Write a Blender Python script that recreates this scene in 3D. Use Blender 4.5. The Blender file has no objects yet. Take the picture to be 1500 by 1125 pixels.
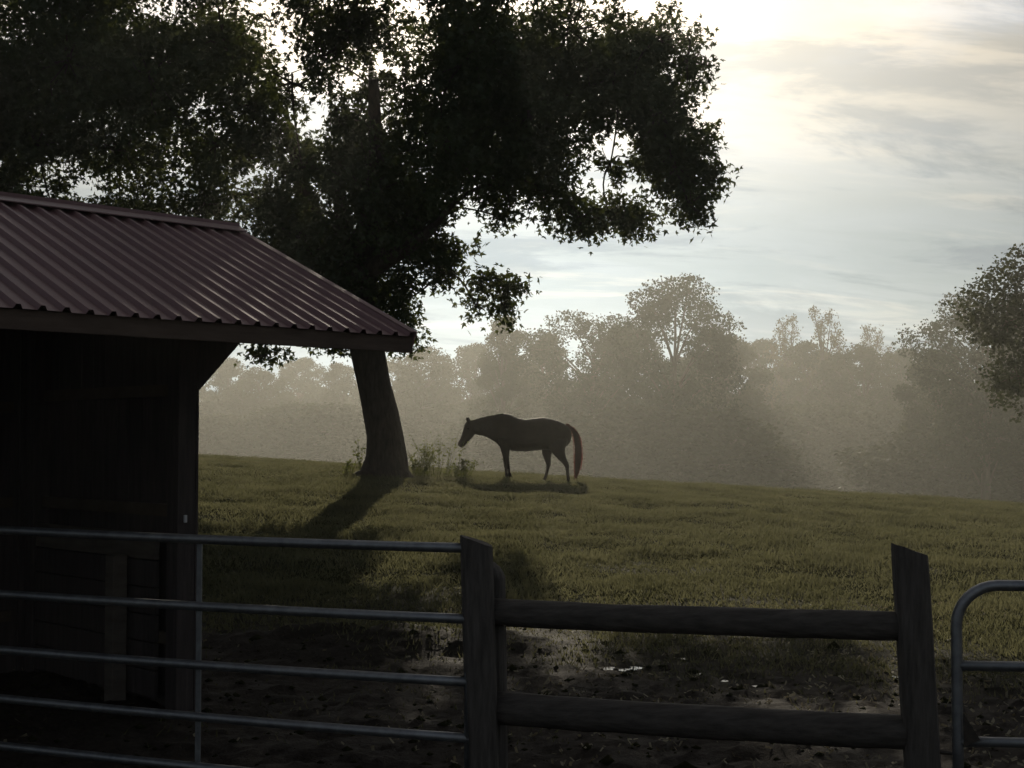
import bpy, bmesh, math, random
import numpy as np
from mathutils import Vector, Matrix

rng = np.random.default_rng(7)
random.seed(7)
C = bpy.context.scene.collection
scene = bpy.context.scene
R = math.radians

# ------------------------------------------------------------------ camera
EYE = 2.05
PITCH = math.atan(77.5 / 2000.0)
cam_data = bpy.data.cameras.new("camera")
cam = bpy.data.objects.new("camera", cam_data)
C.objects.link(cam)
cam.location = (0, 0, EYE)
cam.rotation_euler = (R(90) + PITCH, 0, 0)
cam_data.sensor_width = 36.0
cam_data.lens = 48.0
cam_data.clip_start = 0.05
cam_data.clip_end = 3000
scene.camera = cam

# ------------------------------------------------------------------ sky, sun, exposure
SUN_EL, SUN_AZ = R(21.8), R(-0.8)          # azimuth from +Y towards +X
world = bpy.data.worlds.new("World")
scene.world = world
world.use_nodes = True
wt = world.node_tree
for n in list(wt.nodes):
    wt.nodes.remove(n)


def nd(t, kind, **kw):
    n = t.nodes.new(kind)
    for k, v in kw.items():
        setattr(n, k, v)
    return n


w_out = nd(wt, 'ShaderNodeOutputWorld')
w_bg = nd(wt, 'ShaderNodeBackground')
sky = nd(wt, 'ShaderNodeTexSky', sky_type='NISHITA')
sky.sun_disc = False
sky.sun_elevation = SUN_EL
sky.sun_rotation = SUN_AZ
sky.air_density = 1.0
sky.dust_density = 1.3
sky.ozone_density = 1.0
w_bg.inputs['Strength'].default_value = 0.082
tc = nd(wt, 'ShaderNodeTexCoord')
sep = nd(wt, 'ShaderNodeSeparateXYZ')
wt.links.new(tc.outputs['Generated'], sep.inputs[0])


def wmath(op, a, b=None, c=None):
    n = nd(wt, 'ShaderNodeMath', operation=op)
    for i, v in enumerate((a, b, c)):
        if v is None:
            continue
        if hasattr(v, 'links'):
            wt.links.new(v, n.inputs[i])
        else:
            n.inputs[i].default_value = v
    return n.outputs[0]


# cloud layer: the view direction meets a flat deck high above
zz = wmath('ADD', wmath('MAXIMUM', sep.outputs['Z'], 0.0), 0.34)
comb = nd(wt, 'ShaderNodeCombineXYZ')
wt.links.new(wmath('DIVIDE', sep.outputs['X'], zz), comb.inputs[0])
wt.links.new(wmath('DIVIDE', sep.outputs['Y'], zz), comb.inputs[1])


def cloud_noise(scale, detail, rough, seed, stretch, dist=0.3):
    mp = nd(wt, 'ShaderNodeMapping')
    mp.inputs['Location'].default_value = (seed, seed * 1.7, seed * 0.3)
    mp.inputs['Scale'].default_value = stretch
    wt.links.new(comb.outputs[0], mp.inputs[0])
    n = nd(wt, 'ShaderNodeTexNoise')
    n.inputs['Scale'].default_value = scale
    n.inputs['Detail'].default_value = detail
    n.inputs['Roughness'].default_value = rough
    n.inputs['Distortion'].default_value = dist
    wt.links.new(mp.outputs[0], n.inputs['Vector'])
    return n.outputs['Fac']


def ramp(val, p0, p1, c0=(0, 0, 0, 1), c1=(1, 1, 1, 1)):
    r = nd(wt, 'ShaderNodeValToRGB')
    r.color_ramp.interpolation = 'EASE'
    r.color_ramp.elements[0].position = p0
    r.color_ramp.elements[0].color = c0
    r.color_ramp.elements[1].position = p1
    r.color_ramp.elements[1].color = c1
    wt.links.new(val, r.inputs[0])
    return r.outputs['Color']


def wmix(fac, a, b, blend='MIX'):
    m = nd(wt, 'ShaderNodeMix', data_type='RGBA', blend_type=blend)
    for sock, v in ((m.inputs[0], fac), (m.inputs[6], a), (m.inputs[7], b)):
        if hasattr(v, 'links'):
            wt.links.new(v, sock)
        else:
            sock.default_value = v
    return m.outputs[2]


bw = nd(wt, 'ShaderNodeRGBToBW')
wt.links.new(sky.outputs[0], bw.inputs[0])
veil = ramp(cloud_noise(2.2, 6, 0.55, 27.4, (0.8, 1.7, 1)), 0.36, 0.60)
dark = ramp(cloud_noise(3.4, 8, 0.62, 18.9, (0.75, 1.9, 1), 0.4), 0.46, 0.60)
soft = ramp(cloud_noise(7.5, 7, 0.62, 5.7, (0.6, 1.7, 1), 0.4), 0.35, 0.72)
lum = wmix(1.0, (1, 1, 1, 1), bw.outputs[0], 'MULTIPLY')
bright_cloud = wmix(1.0, lum, (0.95, 0.81, 0.62, 1), 'MULTIPLY')
grey_cloud = wmix(1.0, lum, (0.44, 0.47, 0.51, 1), 'MULTIPLY')
pale_blue = wmix(0.18, sky.outputs[0], lum)
low = nd(wt, 'ShaderNodeMapRange', interpolation_type='SMOOTHSTEP')      # the bright deck thins towards the horizon
wt.links.new(sep.outputs['Z'], low.inputs[0])
low.inputs['From Min'].default_value = 0.06
low.inputs['From Max'].default_value = 0.30
low.inputs['To Min'].default_value = 0.25
s1 = wmix(wmath('MULTIPLY', wmath('MULTIPLY', veil, 0.95), low.outputs[0]), pale_blue, bright_cloud)
bank = nd(wt, 'ShaderNodeMapRange', interpolation_type='SMOOTHSTEP')     # grey-blue distant cloud bank all round the horizon
wt.links.new(sep.outputs['Z'], bank.inputs[0])
bank.inputs['From Min'].default_value = 0.11
bank.inputs['From Max'].default_value = 0.36
bank.inputs['To Min'].default_value = 0.97
bank.inputs['To Max'].default_value = 0.0
bank_cloud = wmix(1.0, lum, (0.195, 0.245, 0.272, 1), 'MULTIPLY')
s1b = wmix(bank.outputs[0], s1, bank_cloud)
s2 = wmix(wmath('MULTIPLY', soft, 0.40), s1b, wmix(0.35, s1b, grey_cloud))
wisp = ramp(cloud_noise(5.2, 7, 0.58, 41.3, (0.5, 2.2, 1), 0.4), 0.52, 0.70)
s2 = wmix(wmath('MULTIPLY', wisp, 0.15), s2, bright_cloud)
s3 = wmix(wmath('MULTIPLY', dark, 0.85), s2, wmix(1.0, s2, (0.64, 0.69, 0.76, 1), 'MULTIPLY'))
wt.links.new(s3, w_bg.inputs['Color'])
wt.links.new(w_bg.outputs[0], w_out.inputs['Surface'])

sun_data = bpy.data.lights.new("sun", 'SUN')
sun = bpy.data.objects.new("sun", sun_data)
C.objects.link(sun)
sun_data.energy = 4.0
sun_data.angle = R(0.5)
sun_data.color = (1.0, 0.89, 0.72)
to_sun = Vector((math.sin(SUN_AZ) * math.cos(SUN_EL), math.cos(SUN_AZ) * math.cos(SUN_EL), math.sin(SUN_EL)))
sun.rotation_euler = to_sun.to_track_quat('Z', 'Y').to_euler()
sun.location = (0, 60, 60)

scene.view_settings.view_transform = 'Standard'
scene.view_settings.look = 'None'
scene.view_settings.exposure = 0.12
scene.view_settings.gamma = 1.0
scene.view_settings.use_curve_mapping = False
scene.render.engine = 'CYCLES'
scene.cycles.use_denoising = True
scene.cycles.max_bounces = 6
scene.cycles.diffuse_bounces = 3
scene.cycles.transmission_bounces = 3
scene.cycles.volume_bounces = 1
scene.cycles.sample_clamp_indirect = 6.0


# ------------------------------------------------------------------ helpers
def at(px, py, Y):
    """world point at depth Y seen at photo pixel px, py (1500 x 1125)"""
    u, v = (px - 750.0) / 2000.0, (562.5 - py) / 2000.0
    dy = math.cos(PITCH) - v * math.sin(PITCH)
    dz = math.sin(PITCH) + v * math.cos(PITCH)
    s = Y / dy
    return np.array([u * s, Y, EYE + dz * s])


def setprops(o, label=None, category=None, group=None, kind=None):
    for k, v in (('label', label), ('category', category), ('group', group), ('kind', kind)):
        if v:
            o[k] = v
    return o


def link(name, me, mats=(), parent=None):
    o = bpy.data.objects.new(name, me)
    C.objects.link(o)
    if me is not None:
        for m in (mats if isinstance(mats, (list, tuple)) else [mats]):
            if len(me.materials) < 4 and m.name not in [x.name for x in me.materials if x]:
                me.materials.append(m)
    if parent is not None:
        o.parent = parent
    return o


def root(name, loc=(0, 0, 0), **props):
    o = bpy.data.objects.new(name, None)
    o.empty_display_size = 0.2
    C.objects.link(o)
    o.location = loc
    setprops(o, **props)
    return o


def tri_mesh(name, V, F, smooth=False):
    """fast mesh from numpy verts (n,3) and tris/quads (m,3|4)"""
    V = np.asarray(V, np.float32)
    F = np.asarray(F, np.int32)
    me = bpy.data.meshes.new(name)
    me.vertices.add(len(V))
    me.vertices.foreach_set('co', V.ravel())
    k = F.shape[1]
    me.loops.add(F.size)
    me.loops.foreach_set('vertex_index', F.ravel())
    me.polygons.add(len(F))
    me.polygons.foreach_set('loop_start', np.arange(0, F.size, k, dtype=np.int32))
    me.polygons.foreach_set('loop_total', np.full(len(F), k, np.int32))
    if smooth:
        me.polygons.foreach_set('use_smooth', np.ones(len(F), bool))
    me.update(calc_edges=True)
    me.validate()
    return me


class MB:
    """collects quads and tris of one part"""

    def __init__(self):
        self.v, self.f = [], []

    def box(self, c, size, rot=None):
        """box centred at c; rot = 3x3 whose columns are the box axes"""
        c = np.asarray(c, float)
        M = np.eye(3) if rot is None else np.asarray(rot, float)
        b = len(self.v)
        for sx, sy, sz in ((-1, -1, -1), (1, -1, -1), (1, 1, -1), (-1, 1, -1), (-1, -1, 1), (1, -1, 1), (1, 1, 1), (-1, 1, 1)):
            self.v.append(c + M @ (np.array([sx * size[0], sy * size[1], sz * size[2]]) / 2))
        for q in ((0, 3, 2, 1), (4, 5, 6, 7), (0, 1, 5, 4), (1, 2, 6, 5), (2, 3, 7, 6), (3, 0, 4, 7)):
            self.f.append([b + i for i in q])
        return self

    def tube(self, pts, rad, n=8, cap=True, wob=0.0, ell=None):
        pts = [np.asarray(p, float) for p in pts]
        if not hasattr(rad, '__len__'):
            rad = [rad] * len(pts)
        b = len(self.v)
        m = len(pts)
        ref = None
        for i, p in enumerate(pts):
            t = pts[min(i + 1, m - 1)] - pts[max(i - 1, 0)]
            t = t / (np.linalg.norm(t) + 1e-9)
            if ref is None:
                a = np.array([0, 0, 1.0]) if abs(t[2]) < 0.9 else np.array([1.0, 0, 0])
                ref = np.cross(t, a)
            ref = ref - t * np.dot(ref, t)
            ref /= np.linalg.norm(ref) + 1e-9
            bi = np.cross(t, ref)
            for k in range(n):
                an = 2 * math.pi * k / n
                r = rad[i] * (1 + wob * (random.random() - 0.5))
                self.v.append(p + r * (math.cos(an) * ref + math.sin(an) * bi))
        for i in range(m - 1):
            for k in range(n):
                k2 = (k + 1) % n
                self.f.append([b + i * n + k, b + i * n + k2, b + (i + 1) * n + k2, b + (i + 1) * n + k])
        if cap:
            self.f.append([b + k for k in range(n)][::-1])
            self.f.append([b + (m - 1) * n + k for k in range(n)])
        return self

    def rings(self, rings, cap=True, closed=True):
        b = len(self.v)
        n = len(rings[0])
        for r in rings:
            self.v.extend([np.asarray(p, float) for p in r])
        for i in range(len(rings) - 1):
            for k in range(n if closed else n - 1):
                k2 = (k + 1) % n
                self.f.append([b + i * n + k, b + i * n + k2, b + (i + 1) * n + k2, b + (i + 1) * n + k])
        if cap:
            self.f.append([b + k for k in range(n)][::-1])
            self.f.append([b + (len(rings) - 1) * n + k for k in range(n)])
        return self

    def face(self, pts):
        b = len(self.v)
        self.v.extend([np.asarray(p, float) for p in pts])
        self.f.append(list(range(b, b + len(pts))))
        return self

    def mesh(self, name, smooth=False):
        me = bpy.data.meshes.new(name)
        me.from_pydata([tuple(map(float, p)) for p in self.v], [], self.f)
        bm = bmesh.new()
        bm.from_mesh(me)
        bmesh.ops.recalc_face_normals(bm, faces=bm.faces)
        bm.to_mesh(me)
        bm.free()
        if smooth:
            me.polygons.foreach_set('use_smooth', np.ones(len(me.polygons), bool))
        me.update()
        return me

    def build(self, name, mat, parent=None, smooth=False, bevel=0.0):
        o = link(name, self.mesh(name, smooth), mat, parent)
        if bevel:
            b = o.modifiers.new('bevel', 'BEVEL')
            b.width = bevel
            b.segments = 2
            b.limit_method = 'ANGLE'
        return o


# value noise in numpy
_tab = np.random.default_rng(99).random((256, 256))


def vnoise(x, y):
    x = np.asarray(x, float)
    y = np.asarray(y, float)
    xi, yi = np.floor(x).astype(int), np.floor(y).astype(int)
    fx, fy = x - xi, y - yi
    fx, fy = fx * fx * (3 - 2 * fx), fy * fy * (3 - 2 * fy)
    a = _tab[xi & 255, yi & 255]
    b = _tab[(xi + 1) & 255, yi & 255]
    c = _tab[xi & 255, (yi + 1) & 255]
    d = _tab[(xi + 1) & 255, (yi + 1) & 255]
    return (a * (1 - fx) + b * fx) * (1 - fy) + (c * (1 - fx) + d * fx) * fy


def fbm(x, y, o=4):
    s, amp, tot = 0.0, 1.0, 0.0
    for i in range(o):
        s = s + amp * vnoise(x * 2 ** i + 17.3 * i, y * 2 ** i + 41.7 * i)
        tot += amp
        amp *= 0.5
    return s / tot


def sstep(a, b, x):
    t = np.clip((np.asarray(x, float) - a) / (b - a), 0, 1)
    return t * t * (3 - 2 * t)


# ------------------------------------------------------------------ materials
def material(name):
    m = bpy.data.materials.new(name)
    m.use_nodes = True
    t = m.node_tree
    p = t.nodes['Principled BSDF']
    return m, t, p


def noise_mat(name, c1, c2, scale=8, rough=0.8, stretch=(1, 1, 1), bump=0.0, bump_dist=0.02, detail=6,
              metallic=0.0, spec=0.3, p0=0.3, p1=0.7, rough2=None):
    m, t, p = material(name)
    tcn = nd(t, 'ShaderNodeTexCoord')
    mp = nd(t, 'ShaderNodeMapping')
    mp.inputs['Scale'].default_value = stretch
    t.links.new(tcn.outputs['Object'], mp.inputs[0])
    nz = nd(t, 'ShaderNodeTexNoise')
    nz.inputs['Scale'].default_value = scale
    nz.inputs['Detail'].default_value = detail
    nz.inputs['Roughness'].default_value = 0.65
    t.links.new(mp.outputs[0], nz.inputs['Vector'])
    r = nd(t, 'ShaderNodeValToRGB')
    r.color_ramp.elements[0].position = p0
    r.color_ramp.elements[1].position = p1
    r.color_ramp.elements[0].color = (*c1, 1)
    r.color_ramp.elements[1].color = (*c2, 1)
    t.links.new(nz.outputs['Fac'], r.inputs[0])
    t.links.new(r.outputs[0], p.inputs['Base Color'])
    p.inputs['Roughness'].default_value = rough
    p.inputs['Metallic'].default_value = metallic
    p.inputs['Specular IOR Level'].default_value = spec
    if rough2 is not None:
        mr = nd(t, 'ShaderNodeMapRange')
        mr.inputs['To Min'].default_value = rough
        mr.inputs['To Max'].default_value = rough2
        t.links.new(nz.outputs['Fac'], mr.inputs[0])
        t.links.new(mr.outputs[0], p.inputs['Roughness'])
    if bump:
        b = nd(t, 'ShaderNodeBump')
        b.inputs['Strength'].default_value = bump
        b.inputs['Distance'].default_value = bump_dist
        t.links.new(nz.outputs['Fac'], b.inputs['Height'])
        t.links.new(b.outputs[0], p.inputs['Normal'])
    return m


def leaf_mat(name, c1, c2, trans=0.35, scale=1.3, tint=(0.25, 0.28, 0.04), gloss=0.025):
    m, t, p = material(name)
    out = t.nodes['Material Output']
    t.nodes.remove(p)
    tcn = nd(t, 'ShaderNodeTexCoord')
    nz = nd(t, 'ShaderNodeTexNoise')
    nz.inputs['Scale'].default_value = scale
    nz.inputs['Detail'].default_value = 4
    t.links.new(tcn.outputs['Object'], nz.inputs['Vector'])
    r = nd(t, 'ShaderNodeValToRGB')
    r.color_ramp.elements[0].position = 0.3
    r.color_ramp.elements[1].position = 0.7
    r.color_ramp.elements[0].color = (*c1, 1)
    r.color_ramp.elements[1].color = (*c2, 1)
    t.links.new(nz.outputs['Fac'], r.inputs[0])
    d = nd(t, 'ShaderNodeBsdfDiffuse')
    t.links.new(r.outputs[0], d.inputs[0])
    tr = nd(t, 'ShaderNodeBsdfTranslucent')
    mx0 = nd(t, 'ShaderNodeMix', data_type='RGBA')
    mx0.inputs[0].default_value = 0.5
    t.links.new(r.outputs[0], mx0.inputs[6])
    mx0.inputs[7].default_value = (*tint, 1)
    t.links.new(mx0.outputs[2], tr.inputs[0])
    mx = nd(t, 'ShaderNodeMixShader')
    mx.inputs[0].default_value = trans
    t.links.new(d.outputs[0], mx.inputs[1])
    t.links.new(tr.outputs[0], mx.inputs[2])
    g = nd(t, 'ShaderNodeBsdfGlossy')
    g.inputs['Roughness'].default_value = 0.5
    mx2 = nd(t, 'ShaderNodeMixShader')
    mx2.inputs[0].default_value = gloss
    t.links.new(mx.outputs[0], mx2.inputs[1])
    t.links.new(g.outputs[0], mx2.inputs[2])
    t.links.new(mx2.outputs[0], out.inputs['Surface'])
    return m


M_bark = noise_mat('bark', (0.035, 0.027, 0.02), (0.10, 0.08, 0.06), 5, 0.95, (3, 3, 0.7), 0.8, 0.05, 8)
M_barkfar = noise_mat('far_bark', (0.05, 0.04, 0.03), (0.11, 0.09, 0.07), 2, 0.95, (2, 2, 0.5))
M_maple = leaf_mat('maple_leaf', (0.030, 0.050, 0.022), (0.060, 0.090, 0.036), 0.26, 1.1)
M_leaf_a = leaf_mat('far_leaf_dark', (0.018, 0.028, 0.012), (0.036, 0.052, 0.022), 0.15, 0.6, (0.08, 0.09, 0.03))
M_near = leaf_mat('field_edge_leaf', (0.014, 0.023, 0.010), (0.030, 0.045, 0.018), 0.10, 0.9)
M_leaf_b = leaf_mat('far_leaf_olive', (0.028, 0.036, 0.014), (0.052, 0.060, 0.024), 0.15, 0.6, (0.10, 0.10, 0.03))
M_leaf_c = leaf_mat('far_leaf_yellowing', (0.06, 0.055, 0.025), (0.10, 0.088, 0.04), 0.2, 0.6, (0.16, 0.13, 0.05))
M_grass = leaf_mat('grass_blade', (0.046, 0.054, 0.029), (0.148, 0.145, 0.080), 0.42, 1.0, (0.22, 0.21, 0.10), 0.006)
M_weed = leaf_mat('weed_leaf', (0.04, 0.055, 0.02), (0.08, 0.09, 0.03), 0.35, 3)
M_straw = leaf_mat('straw_litter', (0.10, 0.085, 0.05), (0.40, 0.36, 0.25), 0.2, 9, (0.4, 0.33, 0.2))
M_post = noise_mat('weathered_post', (0.055, 0.048, 0.042), (0.15, 0.135, 0.12), 7, 0.9, (5, 5, 0.6), 0.7, 0.012, 9)
M_rail = noise_mat('weathered_rail', (0.05, 0.043, 0.037), (0.13, 0.115, 0.10), 7, 0.9, (0.6, 5, 5), 0.7, 0.012, 9)
M_steel = noise_mat('galvanised_steel', (0.22, 0.23, 0.24), (0.38, 0.39, 0.40), 14, 0.38, (1, 1, 1), 0.05, 0.002, 6, 0.9, 0.5, rough2=0.6)
M_strap = noise_mat('hinge_steel', (0.05, 0.045, 0.04), (0.12, 0.10, 0.08), 30, 0.6, metallic=0.7)
M_roof = noise_mat('painted_roof_sheet', (0.175, 0.092, 0.090), (0.235, 0.130, 0.127), 2.2, 0.40, (1, 1, 1), 0.03, 0.004, 7, 0.0, 0.5, rough2=0.62)
M_cap = noise_mat('ridge_cap', (0.15, 0.08, 0.08), (0.21, 0.12, 0.12), 3, 0.4, spec=0.5)
M_fascia = noise_mat('fascia_wood', (0.085, 0.06, 0.045), (0.15, 0.11, 0.085), 3, 0.85, (1, 1, 6), 0.4, 0.006, 8)
M_board = noise_mat('stained_board', (0.048, 0.040, 0.038), (0.095, 0.078, 0.073), 4, 0.9, (6, 6, 0.5), 0.5, 0.008, 8)
M_deck = noise_mat('roof_boarding', (0.07, 0.055, 0.04), (0.12, 0.095, 0.07), 4, 0.9)
M_kick = noise_mat('kick_board', (0.09, 0.075, 0.06), (0.17, 0.145, 0.12), 3, 0.85, (1, 1, 5), 0.4, 0.006)
M_tag = noise_mat('white_plastic', (0.6, 0.6, 0.6), (0.75, 0.75, 0.75), 5, 0.4)
M_hide = noise_mat('horse_hide', (0.018, 0.012, 0.009), (0.034, 0.022, 0.016), 5, 0.68, (1, 1, 1), 0.25, 0.01, 6, 0, 0.2)
M_hoof = noise_mat('hoof_horn', (0.03, 0.025, 0.02), (0.06, 0.05, 0.04), 20, 0.5)
M_eye = noise_mat('horse_eye', (0.005, 0.004, 0.004), (0.01, 0.008, 0.007), 5, 0.1)
M_mane = leaf_mat('mane_hair', (0.012, 0.009, 0.007), (0.025, 0.018, 0.014), 0.2, 6, (0.05, 0.02, 0.015))
M_tail = leaf_mat('tail_hair', (0.02, 0.011, 0.009), (0.06, 0.026, 0.021), 0.4, 2.5, (0.30, 0.085, 0.065))
M_stone = noise_mat('field_stone', (0.15, 0.14, 0.12), (0.30, 0.28, 0.25), 9, 0.7, bump=0.5)

# water
M_water, t, p = material('puddle_water')
p.inputs['Base Color'].default_value = (0.03, 0.028, 0.022, 1)
p.inputs['Roughness'].default_value = 0.10
p.inputs['IOR'].default_value = 1.33
nz = nd(t, 'ShaderNodeTexNoise')
nz.inputs['Scale'].default_value = 14
bp = nd(t, 'ShaderNodeBump')
bp.inputs['Strength'].default_value = 0.08
bp.inputs['Distance'].default_value = 0.01
t.links.new(nz.outputs['Fac'], bp.inputs['Height'])
t.links.new(bp.outputs[0], p.inputs['Normal'])

# ground: pasture soil and trampled mud, told apart by a painted 'mud' attribute plus noise
M_ground, t, p = material('pasture_ground')
tcn = nd(t, 'ShaderNodeTexCoord')
attr = nd(t, 'ShaderNodeAttribute', attribute_name='mud')
n1 = nd(t, 'ShaderNodeTexNoise')
n1.inputs['Scale'].default_value = 1.6
n1.inputs['Detail'].default_value = 9
n1.inputs['Roughness'].default_value = 0.7
n2 = nd(t, 'ShaderNodeTexNoise')
n2.inputs['Scale'].default_value = 22
n2.inputs['Detail'].default_value = 8
n2.inputs['Roughness'].default_value = 0.7
for n in (n1, n2):
    t.links.new(tcn.outputs['Object'], n.inputs['Vector'])


def rmp(t, src, p0, p1, c0, c1):
    r = nd(t, 'ShaderNodeValToRGB')
    r.color_ramp.elements[0].position = p0
    r.color_ramp.elements[1].position = p1
    r.color_ramp.elements[0].color = (*c0, 1)
    r.color_ramp.elements[1].color = (*c1, 1)
    t.links.new(src, r.inputs[0])
    return r.outputs[0]


turf = rmp(t, n1.outputs['Fac'], 0.35, 0.65, (0.016, 0.019, 0.008), (0.038, 0.037, 0.016))
mudc = rmp(t, n2.outputs['Fac'], 0.3, 0.75, (0.018, 0.0145, 0.012), (0.050, 0.041, 0.033))
mixc = nd(t, 'ShaderNodeMix', data_type='RGBA')
mf = nd(t, 'ShaderNodeMath', operation='MULTIPLY_ADD')
t.links.new(n2.outputs['Fac'], mf.inputs[0])
mf.inputs[1].default_value = 0.8
mf.inputs[2].default_value = -0.4
ad = nd(t, 'ShaderNodeMath', operation='ADD')
ad.use_clamp = True
t.links.new(mf.outputs[0], ad.inputs[0])
t.links.new(attr.outputs['Fac'], ad.inputs[1])
t.links.new(ad.outputs[0], mixc.inputs[0])
t.links.new(turf, mixc.inputs[6])
t.links.new(mudc, mixc.inputs[7])
t.links.new(mixc.outputs[2], p.inputs['Base Color'])
sl = nd(t, 'ShaderNodeMath', operation='MULTIPLY')
t.links.new(ad.outputs[0], sl.inputs[0])
sl.inputs[1].default_value = 0.08
t.links.new(sl.outputs[0], p.inputs['Specular IOR Level'])
rr = nd(t, 'ShaderNodeMapRange')
t.links.new(n1.outputs['Fac'], rr.inputs[0])
rr.inputs['From Min'].default_value = 0.3
rr.inputs['From Max'].default_value = 0.7
rr.inputs['To Min'].default_value = 0.7
rr.inputs['To Max'].default_value = 0.95
t.links.new(rr.outputs[0], p.inputs['Roughness'])
bp = nd(t, 'ShaderNodeBump')
bp.inputs['Strength'].default_value = 0.8
bp.inputs['Distance'].default_value = 0.03
t.links.new(n2.outputs['Fac'], bp.inputs['Height'])
t.links.new(bp.outputs[0], p.inputs['Normal'])

# ------------------------------------------------------------------ terrain
PUDDLES = [(890, 976, 0.055, 0.045), (913, 978, 0.04, 0.04), (932, 976, 0.05, 0.045), (972, 981, 0.03, 0.03), (1000, 962, 0.028, 0.03), (1062, 995, 0.03, 0.03), (1022, 984, 0.024, 0.03), (1110, 1003, 0.03, 0.03), (1315, 990, 0.035, 0.04)]


def base_h(x, y):
    x = np.asarray(x, float)
    y = np.asarray(y, float)
    prof = np.interp(y, [-60, 7, 12, 15, 18, 22, 26, 29, 31.5, 34, 38, 44, 55, 75, 110, 260],
                     [-0.3, 0.0, 0.06, 0.20, 0.40, 0.68, 0.94, 1.09, 1.14, 1.10, 0.9, 0.3, -1.0, -2.6, -3.2, -3.0])
    tilt = -0.058 * sstep(11, 30, y) * (1 - 0.6 * sstep(40, 80, y))
    xs = np.clip(x, -40, 40)
    return prof + tilt * xs


def smooth_h(x, y):
    # average over a short stretch so that the profile has no creases
    return (base_h(x, np.asarray(y) - 1.2) + base_h(x, np.asarray(y) - 0.4) + base_h(x, np.asarray(y) + 0.4) + base_h(x, np.asarray(y) + 1.2)) / 4


def mud_mask(x, y):
    w = fbm(x * 0.35 + 3, y * 0.35 + 8, 4) - 0.5
    edge = 13.2 - 0.15 * np.clip(x, -6, 6) + 6.0 * w
    m = 1 - sstep(edge - 2.4, edge + 2.6, y)
    patch = sstep(0.55, 0.7, fbm(x * 0.9 + 40, y * 0.9 + 2, 3)) * 0.2 * (1 - sstep(16, 20, y))
    shed = (1 - sstep(1.5, 3.0, np.hypot(x + 3.2, y - 11.5)))
    return np.clip(np.maximum(np.maximum(m, patch), shed), 0, 1)


pud = []
for (px, py, rx, ry) in PUDDLES:
    Yp = 12.0
    for _ in range(20):
        q = at(px, py, Yp)
        Yp += (q[2] - float(smooth_h(q[0], Yp))) * 5.0
    q = at(px, py, Yp)
    pud.append((q[0], Yp, rx, ry, float(smooth_h(q[0], Yp)) - 0.015))


def height(x, y):
    x = np.asarray(x, float)
    y = np.asarray(y, float)
    m = mud_mask(x, y)
    h = smooth_h(x, y)
    near = 1 - sstep(40, 70, y)
    h = h + near * (1 - m) * (0.10 * (fbm(x * 0.45, y * 0.9, 3) - 0.5) + 0.035 * (fbm(x * 2.2, y * 2.2, 3) - 0.5))
    h = h + m * (0.09 * (fbm(x * 3.1 + 5, y * 3.1, 4) - 0.5) + 0.06 * (np.abs(fbm(x * 6 + 9, y * 6, 3) - 0.5) * 2 - 0.25))
    # a low bank of scraped-up muck beside the shed corner
    bx, by = -1.2, 12.9
    h = h + 0.20 * np.exp(-((x - bx) / 1.3) ** 2 - ((y - by) / 0.5) ** 2) * (0.5 + fbm(x * 3, y * 3, 3))
    for (cx, cy, rx, ry, wl) in pud:
        d = np.sqrt(((x - cx) / (rx * 1.5)) ** 2 + ((y - cy) / (ry * 2.4)) ** 2)
        k = 1 - sstep(0.55, 1.3, d)
        h = h * (1 - k) + (wl - 0.03 + 0.02 * fbm(x * 8, y * 8, 2)) * k
    # root mound round the big tree
    h = h + 0.10 * np.exp(-((x + 2.55) / 1.2) ** 2 - ((y - 28) / 1.2) ** 2)
    return h


def graded(lo, hi, c0, c1, fine, grow):
    a = list(np.arange(c0, c1, fine))
    s, v = fine, c1
    while v < hi:
        a.append(v)
        s *= grow
        v += s
    a.append(hi)
    s, v = fine, c0 - fine
    while v > lo:
        a.insert(0, v)
        s *= grow
        v -= s
    a.insert(0, lo)
    return np.array(a)


gx = graded(-190, 190, -7, 7, 0.055, 1.06)
gy = graded(-45, 252, 6.0, 16.0, 0.055, 1.022)
GX, GY = np.meshgrid(gx, gy)
GZ = height(GX, GY)
nx, ny = len(gx), len(gy)
ii = np.arange(ny - 1)[:, None] * nx + np.arange(nx - 1)[None, :]
quads = np.stack([ii, ii + 1, ii + nx + 1, ii + nx], -1).reshape(-1, 4)
gme = tri_mesh('ground', np.stack([GX, GY, GZ], -1).reshape(-1, 3), quads, True)
a = gme.attributes.new('mud', 'FLOAT', 'POINT')
a.data.foreach_set('value', mud_mask(GX, GY).ravel().astype(np.float32))
ground = link('ground', gme, M_ground)
setprops(ground, label='sloping pasture ground with trampled mud beside the fence', category='ground', kind='structure')


def hz(x, y):
    return float(height(np.array([x]), np.array([y]))[0])


def ground_at(px, py, y0=20.0):
    """where the sight line through a photo pixel meets the ground"""
    ys = np.arange(6.5, 60, 0.05)
    P = np.array([at(px, py, y) for y in ys])
    H = height(P[:, 0], P[:, 1])
    k = np.argmax(P[:, 2] < H)
    return P[k] if P[k, 2] < H[k] else at(px, py, y0)


for i, (cx, cy, rx, ry, wl) in enumerate(pud):
    n = 28
    ring = []
    for k in range(n):
        an = 2 * math.pi * k / n
        rr_ = 1.25 + 0.35 * math.sin(3 * an + i) + 0.2 * math.sin(5 * an + 2 * i)
        ring.append((cx + rx * rr_ * math.cos(an), cy + ry * 1.6 * rr_ * math.sin(an), wl))
    mb = MB().face(ring)
    o = mb.build('puddle', M_water)
    setprops(o, label=['shallow muddy puddle glinting behind the two wooden rails', 'small puddle of rainwater in the trampled mud'][min(i, 1)],
             category='puddle', group=None if i == 0 else 'small puddles in the mud', kind='structure')

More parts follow.
